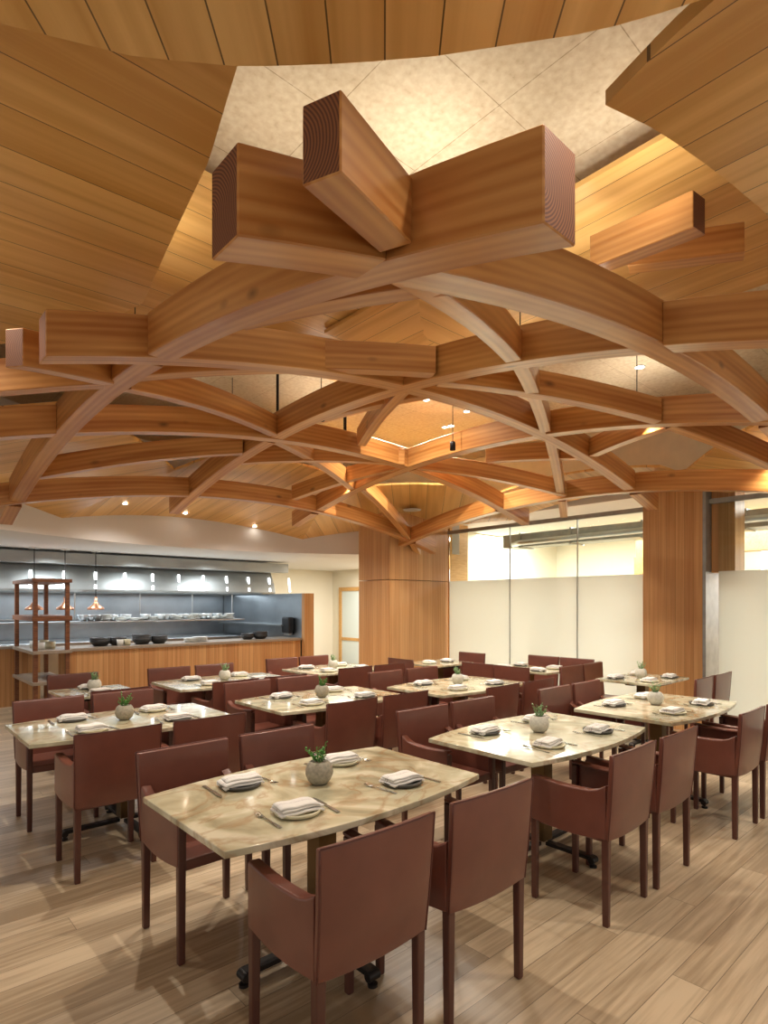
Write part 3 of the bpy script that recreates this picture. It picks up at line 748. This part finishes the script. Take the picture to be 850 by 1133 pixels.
POTLAB = dict(T1='round grey stone pot of pale succulent on the frontmost table', T2='round dark pot with bright green leaves on the left-edge table', T3='round pale pot with small green plant on the second table right of centre',
    T4='pale pot with green sprig on the right-edge table', T5='small pale pot with plant on the table at the wooden column', T6='round grey-green pot on the middle table of the second row', T7='small pot with low leafy plant on the table right of centre, middle distance',
    T8='small white potted plant on the table before the kitchen counter', T9='small potted plant on the table by the wooden shelf unit', T10='small white potted plant on the table before the doorway')
for nm, x, y, rz, L_, W_ in TABLES:
    small = nm in ('T5', 'T9', 'T12', 'T11')
    nk = NICK[nm]
    build_table(nm, x, y, rz, L_, W_, TLAB[nm], small)
    # seats: (dx, dy, facing)
    seats = []
    if not small:
        sx = .29 if nm != 'T10' else .27
        seats = [(-sx, -1, 'near left'), (sx, -1, 'near right'), (-sx, 1, 'far left'), (sx, 1, 'far right')]
    elif nm in ('T5',): seats = [(-.26, -1, 'near left'), (.26, -1, 'near right'), (-.26, 1, 'far left'), (.26, 1, 'far right')]
    elif nm == 'T12': seats = [(-.26, -1, 'right far side'), (.26, -1, 'left far side'), (-.26, 1, 'right near side'), (.26, 1, 'left near side')]
    elif nm == 'T9': seats = [(0, -1, 'near'), (0, 1, 'far')]
    else: seats = [(0, -1, 'near'), (0, 1, 'far')]
    ca_, sa_ = math.cos(R(rz)), math.sin(R(rz))
    if nm == 'T11': ca_, sa_ = 0, -1
    for i, (dx, s_, nmx) in enumerate(seats):
        cd = .53 if not small else (.50 if nm != 'T11' else .50)
        def tw(a, b_): return (x + a * ca_ - b_ * sa_, y + a * sa_ + b_ * ca_)
        rr = (R(rz) if nm != 'T11' else R(-90)) + (0 if s_ < 0 else PI)
        ddx = dx * (1 if s_ < 0 else .97) - (.04 if not small and s_ > 0 else 0)
        if nm == 'T1' and s_ < 0: ddx -= .03 if i == 0 else .0
        if nm == 'T3' and s_ < 0: ddx -= .06
        cx_, cy_ = tw(ddx, s_ * cd)
        jit = random.uniform(-.03, .03)
        put_chair(cx_, cy_, rr + jit, 'reddish brown leather %s, %s seat of %s' % ('armchair' if nm not in ('T12', 'T5') else 'chair', nmx, nk), 'chairs around the marble tables', arms=nm not in ('T12', 'T5'))
        # setting
        px_, py_ = tw(dx, s_ * .235 if not small else s_ * .19)
        dark = (i % 2 == 1) == (s_ < 0) if nm in ('T1',) else (i in (1, 2))
        put('plate_d' if dark else 'plate_c', px_, py_, .76, 0, '%s plate, %s seat of %s' % ('dark stoneware' if dark else 'cream stoneware', nmx, nk), 'plate', 'plates on the tables')
        r2 = rr + random.uniform(-.2, .2)
        put('napkin', px_, py_, .7755, r2, 'white striped napkin on plate, %s seat of %s' % (nmx, nk), 'napkin', 'napkins on the plates')
        if nm not in ('T11', 'T12'):
            ux, uy = math.cos(rr), math.sin(rr)
            put('fork', px_ - ux * .135, py_ - uy * .135, .7605, rr + random.uniform(-.15, .15), 'steel fork left of plate, %s seat of %s' % (nmx, nk), 'fork', 'forks on the tables')
            put('knife', px_ + ux * .135, py_ + uy * .135, .7605, rr + random.uniform(-.15, .15), 'steel knife right of plate, %s seat of %s' % (nmx, nk), 'knife', 'knives on the tables')
    if nm in POTLAB: put_plant(x + .0, y + .02, nm not in ('T2', 'T6', 'T1'), random.uniform(0, 6), POTLAB[nm])

# spotlight heads hung in the lattice, recessed downlights above, added fill ones in the shells
PLC = ['the frontmost table', 'the second table right of centre', 'the right-edge table', 'the left-edge table', 'the middle table', 'the centre-right mid-distance table', 'the table before the kitchen counter', 'the table before the doorway']
for i, (hx, hy, hz) in enumerate(TRACK):
    o = empty('spotlight_head', (hx, hy, hz), 'small black spotlight head hung in the lattice above %s' % PLC[i], 'spotlight', 'black spotlight heads in the lattice')
    bm = bmesh.new(); lathe(bm, [(.0, .10), (.024, .10), (.030, .085), (.030, .012), (.027, .012), (.027, .08), (0, .08)], 18); link('housing', bm, M_blackm, o, smooth=True)
    bm = bmesh.new(); tube(bm, [(0, 0, .10), (0, 0, 4.1 - hz)], .004, 8); link('stem', bm, M_blackm, o)
for i, (sx_, sy_, sz_) in enumerate(SHELLS): downlight(sx_, sy_, sz_, 'added fill downlight in the wooden ceiling shell above the %s' % ('right foreground', 'near right chairs', 'glass side', 'left tables', 'camera position')[i])
for i, (hx, hy, hz) in enumerate(HEADS): downlight(hx, hy, hz + .018, 'recessed downlight in the cream ceiling above the %s' % ['lattice centre', 'table before the doorway, left one', 'table before the doorway, right one', 'farthest small table', 'wide column side', 'space between the doorway and glass tables'][i], 'recessed downlights above the lattice')

# ---------------------------------------------------------------- kitchen
ctr = empty('kitchen_counter', (4.3, 9.8, 0), 'long fir clad pass counter with stone top in front of the steel kitchen', 'counter')
bm = bmesh.new(); bxf(bm, -1.97, -.33, 0, 2.07, .3, .90); link('front_cladding', bm, M_slat, ctr, uvbox=True)
box('stone_top', (-1.99, -.37, .90, 2.08, .32, .945), M_counter, ctr, bevel=.004)
sp2 = tag(box('partition_panel', (6.40, 9.46, 0, 6.46, 12.70, 1.80), M_steeld), 'stainless steel screen wall closing the right end of the kitchen', 'partition')
bm = bmesh.new(); bxf(bm, 6.385, 9.36, 0, 6.60, 9.455, 1.80); link('wood_end', bm, M_colw, sp2, uvbox=True)
box('steel_ledge', (6.2, 9.9, 1.16, 6.398, 12.6, 1.19), M_steel, sp2)
# hood
hd = empty('extraction_hood', (4.0, 11.0, 1.8), 'long stainless steel extraction hood with lit strips above the cook line', 'hood')
bm = bmesh.new()
prof = [(.0, .04), (.02, .0), (1.4, 0), (1.4, .68), (.35, .68), (.18, .45), (.04, .2)]
A_ = [bm.verts.new((-3.9, y, z)) for y, z in prof]; B_ = [bm.verts.new((2.75, y, z)) for y, z in prof]
bm.faces.new(A_); bm.faces.new(B_[::-1])
for i in range(len(prof)): j = (i + 1) % len(prof); bm.faces.new((A_[i], A_[j], B_[j], B_[i]))
link('hood_canopy', bm, M_hood, hd, bevel=.01)
box('hood_band', (-3.9, -.12, .47, 3.0, .16, .66), M_hood, hd, bevel=.008)
for i in range(13):
    xx = -2.9 + i * .5
    bm = bmesh.new(); v = bxf(bm, xx, .0, .06, xx + .04, .012, .36)
    for q in v[4:]: q.co.y += .095; q.co.x += .03
    link('light_strip', bm, M_strip, hd)
# heat shelf
sh = empty('overshelf', (3.9, 10.9, 0), 'stainless overshelf carrying stacked dishes above the cook line', 'shelf')
box('shelf_board', (-2.3, -.2, 1.275, 1.95, .2, 1.30), M_steel, sh, bevel=.003)
for xx in (-2.2, -1.1, 0, 1.0, 1.85):
    bm = bmesh.new(); tube(bm, [(xx, .15, 1.30), (xx, .15, 1.79)], .012, 8); link('hanger_rod', bm, M_steel, sh)
box('back_bench', (-2.6, .5, 0, 2.3, 1.7, .92), M_steel, sh, bevel=.01)
box('back_shelf', (-2.6, 1.4, 1.3, 2.3, 1.75, 1.32), M_steel, sh)
# dishes on overshelf
bm = bmesh.new(); lathe(bm, [(0, 0), (.05, 0), (.10, .02), (.102, .024), (.05, .012), (0, .01)], 20)
dish0 = link('dish_plate', bm, M_cer, smooth=True)
bm = bmesh.new(); lathe(bm, [(0, 0), (.045, 0), (.09, .08), (.094, .11), (.088, .106), (.033, .008), (0, .008)], 18); pan0 = link('mixing_bowl', bm, M_steel, smooth=True)
rs = random.Random(5); first = {}
ORD = ['leftmost', 'second', 'third', 'fourth', 'fifth', 'sixth', 'seventh', 'eighth', 'ninth', 'tenth', 'eleventh', 'twelfth', 'thirteenth', 'fourteenth', 'fifteenth', 'sixteenth', 'seventeenth', 'eighteenth', 'nineteenth', 'twentieth', 'twenty-first', 'twenty-second', 'next-to-rightmost', 'rightmost']
LEV = ['bottom one', 'second up', 'third up', 'topmost', 'very top one']
for i in range(24):
    xx = 3.9 - 1.0 + i * .118 if i < 24 else 0
    kind = 'dish' if rs.random() < .6 else 'bowl'; src = dish0 if kind == 'dish' else pan0
    nst = rs.choice((2, 3, 4, 5, 5)) if kind == 'dish' else 1
    for s_ in range(nst):
        if kind in first: o = src.copy(); C.objects.link(o)
        else: o = src; first[kind] = 1
        o.location = (xx, 10.9 + rs.uniform(-.05, .05), 1.30 + s_ * .022)
        if kind == 'dish': tag(o, 'white plate on the steel overshelf, %s pile from the left, %s' % (ORD[i], LEV[s_]), 'plate', 'plates stacked on the overshelf')
        else: tag(o, 'small steel bowl on the kitchen overshelf, %s place from the left' % ORD[i], 'bowl', 'steel bowls on the overshelf')
# bowls, cups on the counter
def cobj(name, prof, mat, px, z, Y, label, cat, group=None, n=24):
    a = YAW - math.atan((px - 425) / 650); x = Y / math.tan(a)
    o = lathe_obj(name, prof, mat, n); o.location = (x, Y, z); return tag(o, label, cat, group)
def bowl(r, h): return [(0, 0), (r * .6, 0), (r * .95, h * .55), (r, h), (r * .94, h), (r * .86, h * .55), (r * .5, .012), (0, .012)]
ZC = .945; Yc = 9.72
for px, r_, h_, lb in ((111, .15, .05, 'leftmost'), (130, .14, .05, 'second from left'), (157, .15, .05, 'third from left'), (176, .14, .05, 'rightmost on the long counter')):
    for s_ in range(2 if px != 157 else 3):
        cobj('serving_bowl', bowl(r_, h_ + .05), M_bowlk, px, ZC + s_ * .03, Yc, 'large black serving bowl in the %s counter stack, %s' % (lb, ('bottom', 'second up', 'top')[s_]), 'bowl', 'black bowls on the pass counter')
for px, lb in ((133, 'left'), (141, 'right')):
    cobj('cup', [(0, 0), (.045, 0), (.05, .10), (.046, .10), (.04, .01), (0, .01)], M_cer if px == 133 else M_platec, px, ZC, 9.56, 'small pale crock between the black bowls on the pass counter, %s one' % lb, 'cup')
for px, nn_, lb in ((212, 4, 'low'), (221, 5, 'tall')):
    for s_ in range(nn_): cobj('plate', [(0, 0), (.08, 0), (.13, .014), (.132, .02), (.08, .012), (0, .01)], M_cer, px, ZC + s_ * .016, Yc, 'white plate in the %s stack on the pass counter, %s' % (lb, LEV[s_]), 'plate', 'white plates in the %s counter stack' % lb)
for px, r_, lb, ns in ((274, .12, 'left', 2), (288, .14, 'right', 3)):
    for s_ in range(ns): cobj('small_bowl', bowl(r_, .08), M_bowlk, px, ZC + s_ * .03, Yc, 'black bowl near the steel screen, %s stack, %s' % (lb, ('bottom', 'middle', 'top')[s_]), 'bowl', 'black bowls at the right end of the counter')
ph = empty('wall_dispenser', (6.395, 9.85, .98), 'black dispenser fixed to the steel screen at the counter end', 'dispenser')
box('body', (-.14, -.13, .04, 0, .13, .36), M_plast, ph, bevel=.03)
box('chute', (-.11, -.09, 0, -.02, .09, .05), M_steel, ph, bevel=.01)
# pendants
for i, px in enumerate((38, 72, 106)):
    a = YAW - math.atan((px - 425) / 650); Y = 10.72; x = Y / math.tan(a)
    p = empty('pendant_lamp', (x, Y, ZK), 'copper cone pendant lamp above the pass counter, %s of three' % ('leftmost', 'middle', 'rightmost')[i], 'pendant lamp', 'copper pendants over the counter')
    bm = bmesh.new(); lathe(bm, [(0, -.02), (.07, -.02), (.07, 0), (0, 0)], 20); link('canopy', bm, M_cer, p)
    bm = bmesh.new(); tube(bm, [(0, 0, -.02), (0, 0, -.80)], .007, 6); link('cord', bm, M_blackm, p)
    bm = bmesh.new(); lathe(bm, [(.0, -.78), (.022, -.78), (.022, -.86), (.035, -.88), (.06, -.92), (.13, -.97), (.135, -1.0), (.125, -1.0), (.12, -.975), (.05, -.925), (0, -.9)], 28); link('lamp_shade', bm, M_copper, p, smooth=True)
# shelf unit
su = empty('shelf_unit', (1.82, 9.22, 0), 'tall dark wooden shelf unit at the left end of the kitchen counter', 'shelf unit')
for xx in (0, .40):
    for yy in (0, 1.25):
        box('post', (xx - .0, yy, 0, xx + .055, yy + .055, 1.90), M_walnut, su, bevel=.003)
for zz, th in ((.47, .045), (.90, .045), (1.36, .07), (1.90, .05)):
    box('shelf', (-.02, -.03, zz, .48, 1.34, zz + th), M_walnut if zz > 1 else M_counter, su, bevel=.003)
# crockery on the unit shelf
for i, px in enumerate((30, 38, 45)):
    pass
for i, (xx, yy, r_) in enumerate(((.14, .3, .06), (.30, .45, .07), (.16, .75, .06), (.32, .9, .06))):
    o = lathe_obj('crock', [(0, 0), (r_, 0), (r_ * 1.05, .10), (r_ * .95, .10), (r_ * .9, .01), (0, .01)], (M_cer, M_platec)[i % 2], 20); o.location = (1.82 + xx, 9.22 + yy, .946)
    tag(o, '%s crock on the middle shelf of the wooden unit, %s' % (('white', 'cream')[i % 2], ('frontmost', 'second from front', 'third from front', 'rearmost')[i]), 'crock', 'crocks on the wooden unit')
bm = bmesh.new(); 
lw = struct(box('wall_half', (-3, 10.66, 0, 2.2, 10.78, .9), M_slat, uvbox=True))
struct(box('trim_6', (-3, 10.60, .9, 2.2, 10.84, .94), M_counter))
